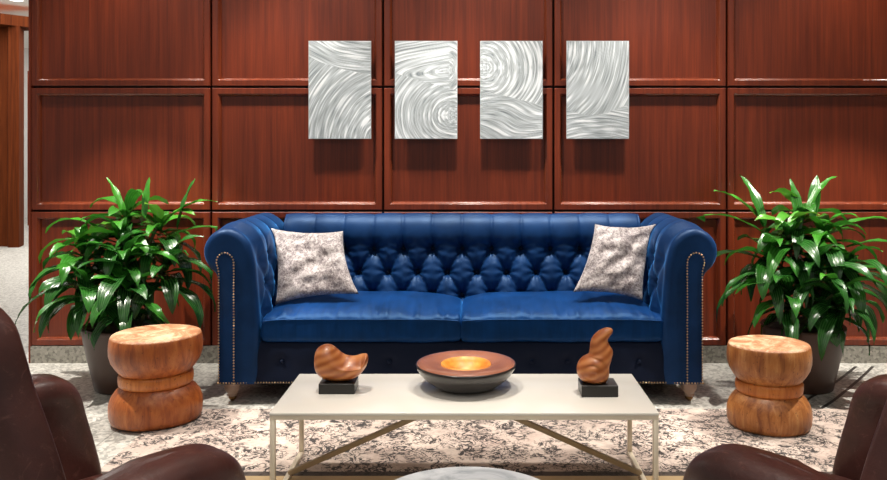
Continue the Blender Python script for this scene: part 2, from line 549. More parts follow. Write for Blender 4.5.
# far lobby beyond the end of the panelled wall
s1 = 80.0; y1 = D(s1)
fw = box('wall_left', -9, X(10, s1), y1, y1 + .3, 0, Z(27, s1), MAT['farwood']); tag(fw, kind='structure')
fb = bmesh.new()   # chamfered end column
XD = lambda px, y: (px - VX) * y / F
pl = [(XD(8, y1 - .1), y1 - .1), (XD(19, y1 - .1), y1 - .1), (XD(24, y1 + .15), y1 + .15), (XD(20, y1 + .5), y1 + .5), (XD(4, y1 + .5), y1 + .5)]
lo = [fb.verts.new((*p, 0)) for p in pl]; hi = [fb.verts.new((*p, Z(27, s1))) for p in pl]
for k in range(5): fb.faces.new((lo[k], lo[(k + 1) % 5], hi[(k + 1) % 5], hi[k]))
tag(bmobj('trim_4', fb, MAT['farwood']), kind='structure')
fh = bmesh.new()   # projecting header
hv = []
for z0 in (Z(27, s1), Z(16.5, s1)):
    hv.append([fh.verts.new(p) for p in ((-9, y1 - .5, z0), (X(8, s1), y1 - .30, z0), (X(34, s1), y1 + .1, z0), (X(34, s1), y1 + .3, z0), (-9, y1 + .6, z0))])
for k in range(5): fh.faces.new((hv[0][k], hv[0][(k + 1) % 5], hv[1][(k + 1) % 5], hv[1][k]))
fh.faces.new(hv[0]); fh.faces.new(hv[1])
bmesh.ops.recalc_face_normals(fh, faces=list(fh.faces))
tag(bmobj('trim_5', fh, MAT['farwood']), kind='structure')
tag(box('wall_far', -9, 5, 14.2, 14.4, 0, 3.0, MAT['white']), kind='structure')
s2 = 66.0
tag(box('trim_6', X(27.5, s2), X(60, s2), D(s2), D(s2) + .2, .06, 2.4, MAT['panel']), kind='structure')
# recessed downlight in the far ceiling
s3 = 152 / 1.815
dl = empty('ceiling_downlight', (X(16.5, s3), D(s3), 3.0), 'small round recessed downlight in the white ceiling beyond the panelled wall', 'ceiling light')
V, Fc = lathe([(.0, -.004), (.07, -.004)], 24); mesh('lamp_lens', V, Fc, MAT['glow'], dl)
V, Fc = lathe([(.07, -.002), (.072, -.008), (.095, -.006), (.1, 0)], 24); mesh('trim_ring', V, Fc, MAT['metal'], dl)

# ------------------------------------------------------------------ rug
RY0, RY1 = D((475 - VY) / H) - .42, D((410.5 - VY) / H)
ry = (RY0 + RY1) / 2
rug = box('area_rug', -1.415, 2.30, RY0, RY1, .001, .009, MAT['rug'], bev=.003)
# centre the object so its texture space starts mid-rug
RC = Vector(((2.30 - 1.415) / 2, D((475 - VY) / H) + .475, 0))
rug.data.transform(Matrix.Translation(-RC)); rug.location = RC
tag(rug, 'distressed beige area rug with faded dark scrollwork under the coffee table', 'rug')

# ------------------------------------------------------------------ sofa
YF = D(210.0)                               # front face of the arms
XS = X(460.5, 210)
sofa = empty('chesterfield_sofa', (XS, YF, 0), 'long royal blue velvet chesterfield sofa with deep button tufting and rolled arms', 'sofa')
ZB = .098
S_, R_ = .16, .122
def tuft(u, v, amp):
    """height of a diamond-buttoned surface; row of buttons at v=0 (u=kS), next at v=-R (u=(k+.5)S) ..."""
    if v <= 0:
        a = u / S_ + v / (2 * R_); b = u / S_ - v / (2 * R_)
        g = min(1, abs(sin(pi * a) * sin(pi * b))) ** .30
        h = .62 * g
        # pits
    else:
        g = abs(sin(pi * u / S_)) ** .6
        f = exp(-v / .06)
        h = .62 * (1 - (1 - g) * (.30 + .70 * f) * max(0, 1 - v / .34)) - .10 * exp(-(abs(u / S_ - round(u / S_)) * S_ / .004) ** 2) * max(0, 1 - v / .30)
    dmin = 9; ph = 0; sd = 0
    r0 = max(0, round(-v / R_))
    for r in (r0 - 1, r0, r0 + 1):
        if r < 0: continue
        off = .5 * (r % 2)
        k = round(u / S_ - off)
        du = u - (k + off) * S_; dv = v + r * R_
        d = sqrt(du * du + dv * dv)
        if d < dmin: dmin = d; ph = math.atan2(dv, du); sd = k * 1.7 + r * 2.3
    h -= .62 * exp(-(dmin / .021) ** 2) + .16 * exp(-(dmin / .05) ** 2)
    h += .22 * cos(8 * ph + sd) * exp(-dmin / .034) * min(1, dmin / .012)
    return amp * h

def surf(name, prof, n_t, stations, xf, mat, amp, v_of, u_off=0, fade=None, parent=sofa, cap=0.0, both=True, ns=1):
    """sweep a profile (list of 2D) along stations; xf(p2, st) -> 3D. normals from profile"""
    P, L = catmull([(p[0], p[1], 0) for p in prof], n_t)
    N = []
    for i in range(n_t):
        t = (P[min(n_t - 1, i + 1)] - P[max(0, i - 1)]).normalized(); N.append(Vector((-t.y, t.x, 0)) * ns)
    V = []
    for st in stations:
        for i in range(n_t):
            arc = L * i / (n_t - 1)
            u, ins = st
            h = tuft(u + u_off, v_of(arc), amp) if amp else 0
            if fade: h *= fade(u, arc)
            h += .0025 * noise.noise(Vector((u * 7, arc * 9, 3.1)))
            p = P[i] + N[i] * (h - ins)
            V.append(xf(p, u))
    return V, P, N, L

# back rest: profile in (y, z) from seat up, over roll, down the rear
bp = [(.46, .30), (.475, .40), (.50, .52), (.525, .62), (.535, .70), (.528, .755), (.55, .808), (.60, .836), (.655, .818), (.69, .78), (.70, .70), (.70, .50), (.70, .30), (.70, ZB)]
NT_ = 190
P_, L_ = catmull([(p[0], p[1], 0) for p in bp], 400)
arc1 = next(i for i, p in enumerate(P_) if p.y > .677) / 399 * L_
st = [(-.965 + 1.93 * i / 300, 0) for i in range(301)]
def bfade(u, arc):
    return 1.0 if arc < arc1 + .18 else max(0, 1 - (arc - arc1 - .18) / .06)
V, P, N, L = surf('b', bp, NT_, st, lambda p, u: (u, p.x, p.y), MAT['velvet'], .060, lambda a: a - arc1, 0, bfade)
mesh('tufted_back', V, [f[::-1] for f in grid_faces(301, NT_)] + [tuple(range(NT_)), tuple(300 * NT_ + k for k in reversed(range(NT_)))], MAT['velvet'], sofa)
# normals in surf point left of travel; for this profile that is towards -y (front)
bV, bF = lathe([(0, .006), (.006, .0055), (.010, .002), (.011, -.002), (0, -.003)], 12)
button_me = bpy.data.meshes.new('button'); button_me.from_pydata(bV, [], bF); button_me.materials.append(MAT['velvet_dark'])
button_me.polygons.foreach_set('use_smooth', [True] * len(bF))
def put_button(pos, nrm, par=sofa):
    o = link('button', button_me, par); o.location = pos
    o.rotation_euler = Vector(nrm).to_track_quat('Z', 'Y').to_euler()
def on_prof(P, N, L, arc):
    i = min(len(P) - 1, max(0, int(round(arc / L * (len(P) - 1))))); return P[i], N[i]
for r in range(3):
    p, n = on_prof(P, N, L, arc1 - r * R_)
    q = p + n * (-.018)
    for k in range(-6, 7):
        u = (k + .5 * (r % 2)) * S_
        if abs(u) < .93: put_button((u, q.x, q.y), (0, n.x, n.y))

# arms: profile (x, z) for the left arm, from inside seat over the roll to the outer foot
ap = [(-.968, ZB), (-.966, .20), (-.962, .32), (-.965, .45), (-.975, .58), (-.985, .68), (-1.01, .765), (-1.06, .818), (-1.125, .838), (-1.185, .815), (-1.222, .765), (-1.228, .71), (-1.205, .655), (-1.170, .62), (-1.157, .56), (-1.157, .40), (-1.157, .25), (-1.157, ZB)]
NA = 150
PA_, LA_ = catmull([(p[0], p[1], 0) for p in ap], 400)
arcA = next(i for i, p in enumerate(PA_) if p.y > .675) / 399 * LA_
RAD = .032
sta = []
for i in range(9):
    th = (pi / 2) * i / 8
    sta.append((RAD * (1 - sin(th)) * 1.0, RAD * (1 - cos(pi / 2 - th)) if False else RAD * (1 - sin(th))))
sta = [(RAD * (1 - cos(t)), RAD * (1 - sin(t))) for t in [pi / 2 * i / 8 for i in range(9)]]
sta = [(y, ins) for y, ins in sta] + [(RAD + (.70 - RAD) * i / 90, 0) for i in range(1, 91)]
def afade(u, arc):
    f = min(1, max(0, (u - .05) / .08))
    g = 1.0 if arc < arcA + .20 else max(0, 1 - (arc - arcA - .20) / .12)
    return f * g
def make_arm(side):
    m = -side  # profile is for the left arm (side=-1)
    n_ = NA
    V, P, N, L = surf('a', ap, n_, sta, lambda p, u: (p.x * m, u, p.y), None, .05, lambda a: a - arcA, -.06, afade, ns=-1)
    fc = grid_faces(len(sta), n_)
    caps = [tuple(range(n_))[::-1], tuple((len(sta) - 1) * n_ + k for k in range(n_))]
    allf = fc + caps
    me = mesh('rolled_arm', V, allf, MAT['velvet'], sofa)
    bm = bmesh.new(); bm.from_mesh(me.data); bmesh.ops.recalc_face_normals(bm, faces=list(bm.faces)); bm.to_mesh(me.data); bm.free()
    for r in range(3):
        p, nn = on_prof(P, N, L, arcA - r * R_)
        for k in range(0, 6):
            u = (k + .5 * (r % 2)) * S_ + .06
            if .12 < u < .5:
                q = p - nn * .004
                put_button((q.x * m, u, q.y), (nn.x * m, 0, nn.y))
    # front facing panel (keyhole) and its nail trim
    xi, xo = (234.5 - 461) / 210, (219.5 - 461) / 210
    key = [(xi, ZB + .006), (xi, .30), (xi, .50), (xi, .66), (xi - .006, .70), (xi - .028, .722), (xi - .052, .724), (xi - .074, .708), (xi - .082, .68), (xi - .076, .655), (xo, .62), (xo, .50), (xo, .30), (xo, ZB + .006)]
    K, LK = catmull([(a, b, 0) for a, b in key], 90)
    V = [(p.x * m, -.004, p.y) for p in K] + [(p.x * m, .02, p.y) for p in K]
    n = len(K)
    fs = [tuple(range(n)), ] + [(i, (i + 1) % n, n + (i + 1) % n, n + i) for i in range(n)]
    o = mesh('arm_facing', V, fs, MAT['velvet'], sofa, smooth=False)
    bm = bmesh.new(); bm.from_mesh(o.data); bmesh.ops.recalc_face_normals(bm, faces=list(bm.faces)); bm.to_mesh(o.data); bm.free()
    nb = bmesh.new()
    cnt = int(LK / .0135)
    KK, _ = catmull([(a, b, 0) for a, b in key], cnt)
    for p in KK:
        bmesh.ops.create_icosphere(nb, subdivisions=1, radius=.0047, matrix=Matrix.Translation((p.x * m, -.005, p.y)))
    no = bmobj('nailhead_trim', nb, MAT['nail'], sofa, smooth=True)
make_arm(-1); make_arm(1)

# front rail with shallow buttons
NX = 221
V = []
rail = [(.0, ZB), (-.003, ZB + .004), (-.003, ZB + .02), (0, ZB + .06), (.0, ZB + .13), (.01, ZB + .18), (.03, ZB + .195), (.10, ZB + .195)]
RP, RL = catmull([(a, b, 0) for a, b in rail], 40)
for i in range(NX):
    x = -1.06 + 2.12 * i / (NX - 1)
    for p in RP:
        d = 0
        k = round(x / .171); dx = x - k * .171; dz = p.y - Z(363, 210)
        r2 = dx * dx + dz * dz
        d = .012 * exp(-r2 / .0009) + .004 * exp(-r2 / .006)
        V.append((x, .012 + p.x + d, p.y))
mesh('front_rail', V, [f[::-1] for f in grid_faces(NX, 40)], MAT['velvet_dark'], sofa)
for k in range(-6, 7):
    if abs(k * .171) < .93: put_button((k * .171, .020, Z(363, 210)), (0, -1, 0))
nb = bmesh.new()
n = int((1.155 * 2) / .0135)
for i in range(n + 1):
    x = -1.155 + 2.31 * i / n
    yy = -.004 if abs(x) > 1.07 else (.006 if abs(x) < 1.0 else .006 - .010 * (abs(x) - 1.0) / .07)
    bmesh.ops.create_icosphere(nb, subdivisions=1, radius=.0047, matrix=Matrix.Translation((x, yy, ZB + .007)))
bmobj('nailhead_trim', nb, MAT['nail'], sofa, smooth=True)
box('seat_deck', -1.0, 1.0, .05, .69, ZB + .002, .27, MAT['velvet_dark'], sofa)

def seat_cushion(x0, x1, seed):
    y0, y1, z0, z1 = .012, .52, .283, .425
    w, d, h = x1 - x0, y1 - y0, z1 - z0
    nu, nv = 110, 70
    # closed superellipse section in (y,z) swept over x, ends pinched
    V = []; SEG = 120
    for i in range(nu):
        u = -1 + 2 * i / (nu - 1)
        e = (1 - abs(u) ** 14) ** (1 / 5.0) if abs(u) < 1 else 0
        e = max(e, .0)
        xx = (x0 + x1) / 2 + u * w / 2
        for k in range(SEG):
            a = 2 * pi * k / SEG
            ca, sa = cos(a), sin(a)
            yy = math.copysign(abs(ca) ** .24, ca); zz = math.copysign(abs(sa) ** .42, sa)
            Yp = (y0 + y1) / 2 + yy * d / 2 * (1 - .05 * (1 - e))
            hz = h / 2 * (1 - .5 * (1 - e))
            Zp = (z0 + z1) / 2 + zz * hz
            if sa > 0:   # crown
                fy = (Yp - y0) / d
                Zp += .038 * (1 - abs(u) ** 4) * min(1, max(0, fy) * 2.2) * (sa ** .6)
            # gathers running back from the front edge
            fy = max(0, (Yp - y0) / d)
            wr = noise.noise(Vector((xx * 26 + seed, fy * 2.2, seed))) + .5 * noise.noise(Vector((xx * 55, fy * 3, seed + 7)))
            amp = .011 * exp(-((fy - .06) / .28) ** 2)
            if sa > -.2: Zp += wr * amp * (1 if sa > 0 else .4)
            if ca < -.6: Yp += wr * .004
            Zp += .006 * noise.noise(Vector((xx * 5, Yp * 6, seed)))
            # piping ridge
            V.append((xx, Yp, Zp))
    fc = grid_faces(nu, SEG, wrap=True) + [tuple(range(SEG)), tuple((nu - 1) * SEG + k for k in reversed(range(SEG)))]
    o = mesh('seat_cushion', V, fc, MAT['cushion'], sofa)
    bm = bmesh.new(); bm.from_mesh(o.data); bmesh.ops.recalc_face_normals(bm, faces=list(bm.faces)); bm.to_mesh(o.data); bm.free()
    # piping along the front upper edge
    pth = []
    for i in range(60):
        u = -.985 + 1.97 * i / 59
        xx = (x0 + x1) / 2 + u * w / 2
        wr = .003 * noise.noise(Vector((xx * 26 + seed, .1, seed)))
        pth.append((xx, y0 + .0015 + wr, z1 - .022 - .01 * abs(u) ** 8))
    V, fc = tube(pth, .0035, 6); mesh('piping', V, fc, MAT['cushion'], o)
seat_cushion(-.958, .005, 1.3); seat_cushion(-.003, .975, 8.8)

# turned legs with casters
lp = [(0, 0.098), (.040, .098), (.042, .088), (.036, .082), (.040, .072), (.036, .058), (.026, .042), (.022, .036), (.027, .032), (.024, .027), (0, .026)]
V1, F1 = lathe(lp, 24)
V2, F2 = lathe([(0, .026), (.018, .026), (.02, .018), (.016, .01), (0, .01)], 18)
for x, y in ((-1.105, .065), (1.105, .065), (-1.1, .63), (1.1, .63)):
    lg = mesh('leg', V1, F1, MAT['legwood'], sofa); lg.location = (x, y, 0)
    ct = mesh('caster', [(a, b, c) for a, b, c in V2], F2, MAT['brass'], lg)
    bm = bmesh.new()
    bmesh.ops.create_cone(bm, cap_ends=True, segments=20, radius1=.0145, radius2=.0145, depth=.014, matrix=Matrix.Translation((0, 0, .0145)) @ Matrix.Rotation(pi / 2, 4, 'Y'))
    bmobj('caster_wheel', bm, MAT['brass'], lg, smooth=True, angle=40)

# ------------------------------------------------------------------ throw pillows
def pillow(name, corners, s_top, s_bot, seed, label, thick=.075):
    """corners in the picture: tl, tr, br, bl (px). top leans on the back (scale s_top), bottom on the seat (s_bot)"""
    C = [Vector((X(px, s), D(s), Z(py, s))) for (px, py), s in zip(corners, (s_top, s_top, s_bot, s_bot))]
    tl, tr, br, bl = C
    n = (tr - tl).cross(bl - tl).normalized()
    if n.y > 0: n = -n
    G = 46; V = []
    org = (tl + tr + br + bl) / 4
    for sgn in (1, -1):
        for i in range(G):
            for j in range(G):
                u = -1 + 2 * i / (G - 1); v = -1 + 2 * j / (G - 1)
                uu = u * (1 - .12 * (1 - v * v) * abs(u) ** 2); vv = v * (1 - .11 * (1 - u * u) * abs(v) ** 2)
                a, b = (uu + 1) / 2, (vv + 1) / 2
                p = (bl * (1 - a) + br * a) * (1 - b) + (tl * (1 - a) + tr * a) * b
                t = ((1 - u ** 2) * (1 - v ** 2))
                h = thick * (max(0, t) ** .42)
                edge = min(1 - abs(u), 1 - abs(v))
                wr = noise.noise(Vector(((u + v * .6) * 1.6 + seed, (v - u * .4) * 3.2, seed))) * .018 * (t ** .5) * (1.3 - abs(v) * .5)
                wr += noise.noise(Vector((u * 9 + seed, v * 9, 2))) * .004 * (t ** .5)
                # creases pulling in towards the corners
                q = math.atan2(v, u)
                wr += .006 * sin(9 * q + seed) * (t ** .4) * min(1, (u * u + v * v))
                V.append(p + n * (sgn * h * .5 * (1.25 if sgn > 0 else .55) + (wr if sgn > 0 else 0)) - org)
    for q in range(len(V)):
        p = V[q] + org
        for tr_, org_, dr_, ax in TREES:
            o_ = Vector(org_(p)); hit = tr_.ray_cast(o_, Vector(dr_(p)))[0]
            if hit is None: continue
            if ax == 'z' and p.z < hit.z + .007: p.z = hit.z + .007
            if ax == 'y' and p.y > hit.y - .007: p.y = hit.y - .007
            if ax == 'x' and p.x * hit.x > 0 and abs(p.x) > abs(hit.x) - .007 and abs(p.x) < 1.2: p.x = math.copysign(abs(hit.x) - .007, p.x)
        V[q] = p - org
    f = grid_faces(G, G)
    f += [tuple(reversed(q)) for q in grid_faces(G, G, G * G)]
    o = mesh(name, V, f, MAT['pillow'])
    bm = bmesh.new(); bm.from_mesh(o.data)
    bmesh.ops.remove_doubles(bm, verts=list(bm.verts), dist=.0008); bmesh.ops.recalc_face_normals(bm, faces=list(bm.faces))
    bm.to_mesh(o.data); bm.free()
    o.data.polygons.foreach_set('use_smooth', [True] * len(o.data.polygons))
    o.location = org
    tag(o, label, 'pillow')
    return o
from mathutils.bvhtree import BVHTree
TREES = []
for o in list(COL.objects):
    if o.parent is sofa and o.name.split('.')[0] in ('seat_cushion', 'tufted_back', 'rolled_arm'):
        t_ = BVHTree.FromPolygons([v.co + Vector((XS, YF, 0)) for v in o.data.vertices], [tuple(f.vertices) for f in o.data.polygons])
        kd = o.name.split('.')[0]
        if kd == 'seat_cushion': TREES.append((t_, lambda p: (p.x, p.y, 1.5), lambda p: (0, 0, -1), 'z'))
        elif kd == 'tufted_back': TREES.append((t_, lambda p: (p.x, YF - .5, p.z), lambda p: (0, 1, 0), 'y'))
        else:
            sg = 1 if o.data.vertices[0].co.x > 0 else -1
            TREES.append((t_, lambda p: (0, p.y, p.z), (lambda p, sg=sg: (sg, 0, 0)), 'x'))
p1 = pillow('throw_pillow', [(271, 228), (343, 231), (359, 294), (275, 305)], 191, 200, 1.7, 'mottled silver grey throw pillow in the sofa corner above the bean shaped carving')
p2 = pillow('throw_pillow', [(595, 224), (656, 224), (643, 301), (573, 292)], 191, 200, 5.1, 'mottled grey throw pillow with peaked corners, above the flame shaped carving')
p2.rotation_euler = (0, 0, 0)

# ------------------------------------------------------------------ wall art
AW, AH, AT = 62 / 177.3, 97.5 / 177.3, .012
def vn(x, y, z=0.): return noise.noise(Vector((x, y, z)))
def art_flow(k, u, v):
    """returns (psi across the strokes, t along them, weight) for u,v in 0..1 (v downwards); x = u*.64 in units of height"""
    x = u * .636
    if k == 0:
        b = .16 + .30 * u - .12 * u * u
        if v < b:
            cx, cy = .62, -.62; r = sqrt((x - cx) ** 2 * .75 + (v - cy) ** 2); return r, math.atan2(v - cy, x - cx), 1
        cx, cy = .92, 1.08; r = sqrt((x - cx) ** 2 + (v - cy) ** 2 * .95); return r + 5, math.atan2(v - cy, x - cx), 1
    if k == 1:
        b = .33 + .18 * u
        if v < b:
            cx, cy = .55, .30; dx = (x - cx) * (.22 if x < cx else 1.6); dy = (v - cy) + .12 * (x - cx); r = sqrt(dx * dx + dy * dy); return r, abs(math.atan2(dy, dx)) * .4, 1
        cx, cy = .60, .76; r = sqrt((x - cx) ** 2 * .8 + (v - cy) ** 2); return r + 3, abs(math.atan2(v - cy, x - cx)) * .6, 1
    if k == 2:
        b = .50 + .16 * u
        if v < b:
            cx, cy = .03, .27; r = sqrt((x - cx) ** 2 + (v - cy) ** 2 * 1.1); return r, abs(math.atan2(v - cy, x - cx)) * .7, 1
        return v - .07 * sin(u * 3.1 + v * 6) + 7, u, .8
    b = .70 + .06 * sin(u * 4)
    if v < b:
        cx, cy = -.42, .02; r = sqrt((x - cx) ** 2 + (v - cy) ** 2 * .8); w = 1 - .85 * exp(-((v - .52) / .09) ** 2 - ((u - .35) / .38) ** 2); return r, math.atan2(v - cy, x - cx), w
    cx, cy = .30, 1.5; r = sqrt((x - cx) ** 2 * .5 + (v - cy) ** 2); return r + 9, math.atan2(v - cy, x - cx), .9
def art(px0, k, label):
    s = 177.3
    x0 = X(px0, s); z1 = Z(41, s)
    yb = YW - .032
    root = empty('metal_wall_art', (x0 + AW / 2, yb, z1 - AH / 2), label, 'wall art', group=None)
    NU, NV = 150, 236
    V = []; C = []
    for i in range(NU):
        u = i / (NU - 1)
        for j in range(NV):
            v = j / (NV - 1)
            psi, t, w = art_flow(k, u, v)
            psi += .012 * vn(u * 3, v * 3, k)
            st_ = vn(psi * 52, t * 2.6, k * 3.3)
            fine = vn(psi * 120, t * 3.5, k + 9.)
            vf = vn(psi * 260, t * 7, k + 4.)
            ridge = max(0, st_ - .05) ** 1.1 * 2.0
            val = .42 + w * (ridge * .75 + .48 * fine + .34 * vf - .18 * max(0, -st_)) + .10 * vn(u * 2.5, v * 2.5, k + 2)
            if k == 3: val += .10 * (1 - w)
            V.append((-AW / 2 + u * AW, -AT / 2 - .0012 * w * (st_ + .5 * fine), AH / 2 - v * AH)); C.append(min(1, max(0, val)))
    mesh('brushed_face', V, [f for f in grid_faces(NU, NV)], MAT['alu'], root, colors=C)
    bm = bmesh.new(); add_box(bm, -AW / 2 - .002, AW / 2 + .002, -AT / 2 + .002, AT / 2, -AH / 2 - .002, AH / 2 + .002)
    bmobj('backing_tray', bm, MAT['aluedge'], root)
    bm = bmesh.new()
    add_box(bm, -.1, .1, AT / 2, .0315, -.01, .01)
    bmobj('mounting_bracket', bm, MAT['aluedge'], root)
art(308.5, 0, 'brushed metal wall panel whose strokes fan up from below a crossing diagonal sweep')
art(395, 1, 'brushed metal wall panel with a long pointed loop above a large swirl')
art(480.5, 2, 'brushed metal wall panel with circular strokes above and level waves below')
art(567, 3, 'brushed metal wall panel with steep arcs above a cloudy smooth middle patch')

# ------------------------------------------------------------------ coffee table
sn, sf = 296.0, 252.0
yn, yf = D(sn), D(sf)
TZ = H - (413 - VY) / sn
tx0, tx1 = X(269, sn), X(659.3, sn)
ct = empty('coffee_table', ((tx0 + tx1) / 2, (yn + yf) / 2, 0), 'low rectangular cream coffee table on slim champagne metal frame with slanting braces', 'coffee table')
hw, hd = (tx1 - tx0) / 2, (yf - yn) / 2
ctx = (tx0 + tx1) / 2; cty = (yn + yf) / 2
G0 = .0095
box('tabletop', -hw, hw, -hd, hd, TZ - .010, TZ, MAT['cream'], ct, .002)
T = .019
bm = bmesh.new()
add_box(bm, -hw + .002, hw - .002, -hd + .002, -hd + T, TZ - .024, TZ - .010); add_box(bm, -hw + .002, hw - .002, hd - T, hd - .002, TZ - .024, TZ - .010)
add_box(bm, -hw + .002, -hw + T, -hd + T, hd - T, TZ - .024, TZ - .010); add_box(bm, hw - T, hw - .002, -hd + T, hd - T, TZ - .024, TZ - .010)
bmobj('apron_frame', bm, MAT['champagne'], ct)
for sx in (-1, 1):
    for sy in (-1, 1):
        xa, xb = sorted((sx * (hw - .002), sx * (hw - T))); ya, yb = sorted((sy * (hd - .002), sy * (hd - T)))
        box('leg', xa, xb, ya, yb, G0, TZ - .024, MAT['champagne'], ct, .001, 1)
    xa, xb = sorted((sx * (hw - .002), sx * (hw - T)))
    box('side_rail', xa, xb, -hd + T, hd - T, G0, G0 + .016, MAT['champagne'], ct, .001, 1)
    bar_box('brace', (sx * (hw - .012), 0, G0 + .018), (sx * .008, 0, TZ - .016), .018, .018, MAT['bronze'], ct)

# ------------------------------------------------------------------ things on the coffee table
def on_table(px, py): s = (py - VY) / (H - TZ); return X(px, s), D(s), s
# bowl
sb = (386.5 - VY) / (H - TZ)
bx, by = X(466, sb), D(sb)
bowl = empty('turned_bowl', (bx, by, TZ), 'wide shallow turned wooden bowl with black outside and golden hollow, middle of the coffee table', 'bowl')
V, Fc = lathe([(0, .001), (.095, .001), (.105, .004), (.125, .014), (.150, .032), (.172, .054), (.185, .074), (.188, .086), (.186, .0895), (.183, .0895)], 72); mesh('outer_shell', V, Fc, MAT['bowlblack'], bowl)
V, Fc = lathe([(.1865, .0865), (.184, .0895), (.165, .0950), (.140, .0955), (.110, .090), (.094, .086)], 72); mesh('wooden_rim', V, Fc, MAT['rings'], bowl)
V, Fc = lathe([(.095, .0855), (.092, .0895), (.086, .089), (.078, .078), (.062, .060), (.035, .048), (0, .044)], 72); mesh('hollow', V, Fc, MAT['basin'], bowl)

# bean carving on its block
def plinth(root, w, d, h):
    bm = bmesh.new(); add_box(bm, -w / 2, w / 2, -d / 2, d / 2, .0005, h, .0015, 1); bmobj('plinth', bm, MAT['blackwood'], root)
s = 272.5
s0 = (394.4 - VY) / (H - TZ)
bc = empty('wood_carving', (X(336.5, s0), D(s0) + .05, TZ), 'smooth bean shaped wood carving on a black block, on the coffee table', 'sculpture')
plinth(bc, .131, .10, .038)
U = 1 / (6.86 * 272.5)
def cx(px): return (px - 252) * U
def cz(py): return .036 + (338 - py) * U
rows = [(cx(88), cz(235), cz(185), .004, 0), (cx(92), cz(262), cz(140), .030, 0), (cx(108), cz(292), cz(112), .042, 0), (cx(135), cz(316), cz(94), .050, 0),
        (cx(165), cz(330), cz(86), .053, 0), (cx(195), cz(336), cz(90), .054, 0), (cx(225), cz(340), cz(108), .054, 0), (cx(255), cz(341), cz(135), .053, 0), (cx(290), cz(338), cz(158), .052, 0),
        (cx(330), cz(330), cz(168), .052, 0), (cx(370), cz(314), cz(166), .052, 0), (cx(405), cz(288), cz(156), .048, 0), (cx(435), cz(250), cz(152), .036, 0), (cx(449), cz(220), cz(162), .022, 0), (cx(454), cz(200), cz(178), .004, 0)]
V, Fc = slices(rows, 90, 48, 'x')
# scoop the saddle out of the top so the rear lip stands up behind it
V2 = []
for x, y, z in V:
    t = max(0, min(1, (x - cx(205)) / (cx(300) - cx(205)))) * max(0, min(1, (cx(452) - x) / .02))
    top = cz(150)
    if z > cz(240): z -= t * .022 * max(0, -y / .05 + .35) * min(1, (z - cz(240)) / .03)
    V2.append((x, y, z))
o = mesh('carved_body', V2, Fc, MAT['sculpt'], bc)
bm = bmesh.new(); bm.from_mesh(o.data); bmesh.ops.recalc_face_normals(bm, faces=list(bm.faces)); bm.to_mesh(o.data); bm.free()

# flame carving
xx, yy_, s4 = on_table(600, 397.5)
fcv = empty('wood_carving', (X(600, s4), D(s4) + .05, TZ), 'upright flame shaped wood carving on a black block, on the coffee table', 'sculpture')
plinth(fcv, .132, .10, .042)
U = 1 / (6.0 * 275)
def cx(px): return (px - 240) * U
def cz(py): return .040 + (377 - py) * U
rows = [(cz(380), cx(185), cx(262), .010, 0), (cz(374), cx(160), cx(285), .028, 0), (cz(355), cx(133), cx(300), .045, 0), (cz(330), cx(118), cx(307), .053, 0), (cz(300), cx(113), cx(308), .056, 0), (cz(275), cx(116), cx(310), .055, 0),
        (cz(250), cx(126), cx(318), .050, 0), (cz(225), cx(148), cx(325), .043, 0), (cz(205), cx(183), cx(330), .037, 0), (cz(180), cx(190), cx(328), .034, 0), (cz(155), cx(192), cx(312), .031, 0),
        (cz(125), cx(198), cx(299), .028, 0), (cz(100), cx(210), cx(310), .026, 0), (cz(80), cx(228), cx(326), .023, 0), (cz(62), cx(252), cx(330), .018, 0), (cz(52), cx(275), cx(322), .012, 0), (cz(47), cx(292), cx(310), .004, 0)]
V, Fc = slices(rows, 100, 48, 'z')
V2 = []
for x, y, z in V:
    # carved groove sweeping round the lower bulb
    d = sqrt((x - cx(195)) ** 2 + (z - cz(305)) ** 2)
    g = .0045 * exp(-((d - .028) / .004) ** 2) + .005 * exp(-((d - .052) / .0045) ** 2) * (1 if z > cz(300) else 0) + .007 * exp(-(d / .008) ** 2)
    if y < 0: y += g * min(1, -y / .02)
    V2.append((x, y, z))
o = mesh('carved_body', V2, Fc, MAT['sculpt'], fcv)
bm = bmesh.new(); bm.from_mesh(o.data); bmesh.ops.recalc_face_normals(bm, faces=list(bm.faces)); bm.to_mesh(o.data); bm.free()

# ------------------------------------------------------------------ stools
def stool(x, y, r, h, mat, seed, label, rz=0.):
    root = empty('drum_stool', (x, y, .0095), label, 'stool', rz)
    k = r / .205; q = h / .388
    def wob(p, a):
        w = 1 + .012 * sin(2 * a + seed) + .010 * sin(3 * a + seed * 2) + .006 * vn(cos(a) * 3, sin(a) * 3, seed + p[2] * 4)
        return (p[0] * w, p[1] * w * .97, p[2] + .0018 * sin(a + seed) * (p[2] > .2))
    def S(pr): return [(a * k, b * q) for a, b in pr]
    lower = [(0, 0), (.185, 0), (.196, .006), (.204, .025), (.207, .055), (.205, .085), (.196, .113), (.180, .136), (.164, .152), (.152, .161), (.15, .163)]
    band = [(.150, .160), (.156, .161), (.163, .167), (.1655, .185), (.165, .205), (.162, .213), (.154, .217), (.15, .217)]
    upper = [(.148, .216), (.154, .217), (.163, .225), (.179, .245), (.196, .272), (.205, .302), (.2065, .330), (.205, .355), (.202, .374), (.199, .381)]
    top = [(.1995, .380), (.196, .386), (.188, .388), (.12, .389), (.05, .390), (0, .390)]
    for nm, pr, m in (('lower_drum', lower, mat), ('waist_band', band, MAT['bandwood']), ('upper_drum', upper, mat), ('seat_top', top, MAT['stool_top'])):
        V, Fc = lathe(S(pr), 80, wob); mesh(nm, V, Fc, m, root)
    return root
stool(X(156, 222.5), D(222.5), .196, .384, MAT['stool_a'], .6, 'dark amber carved wooden drum stool with a pinched waist, beside the rug corner')
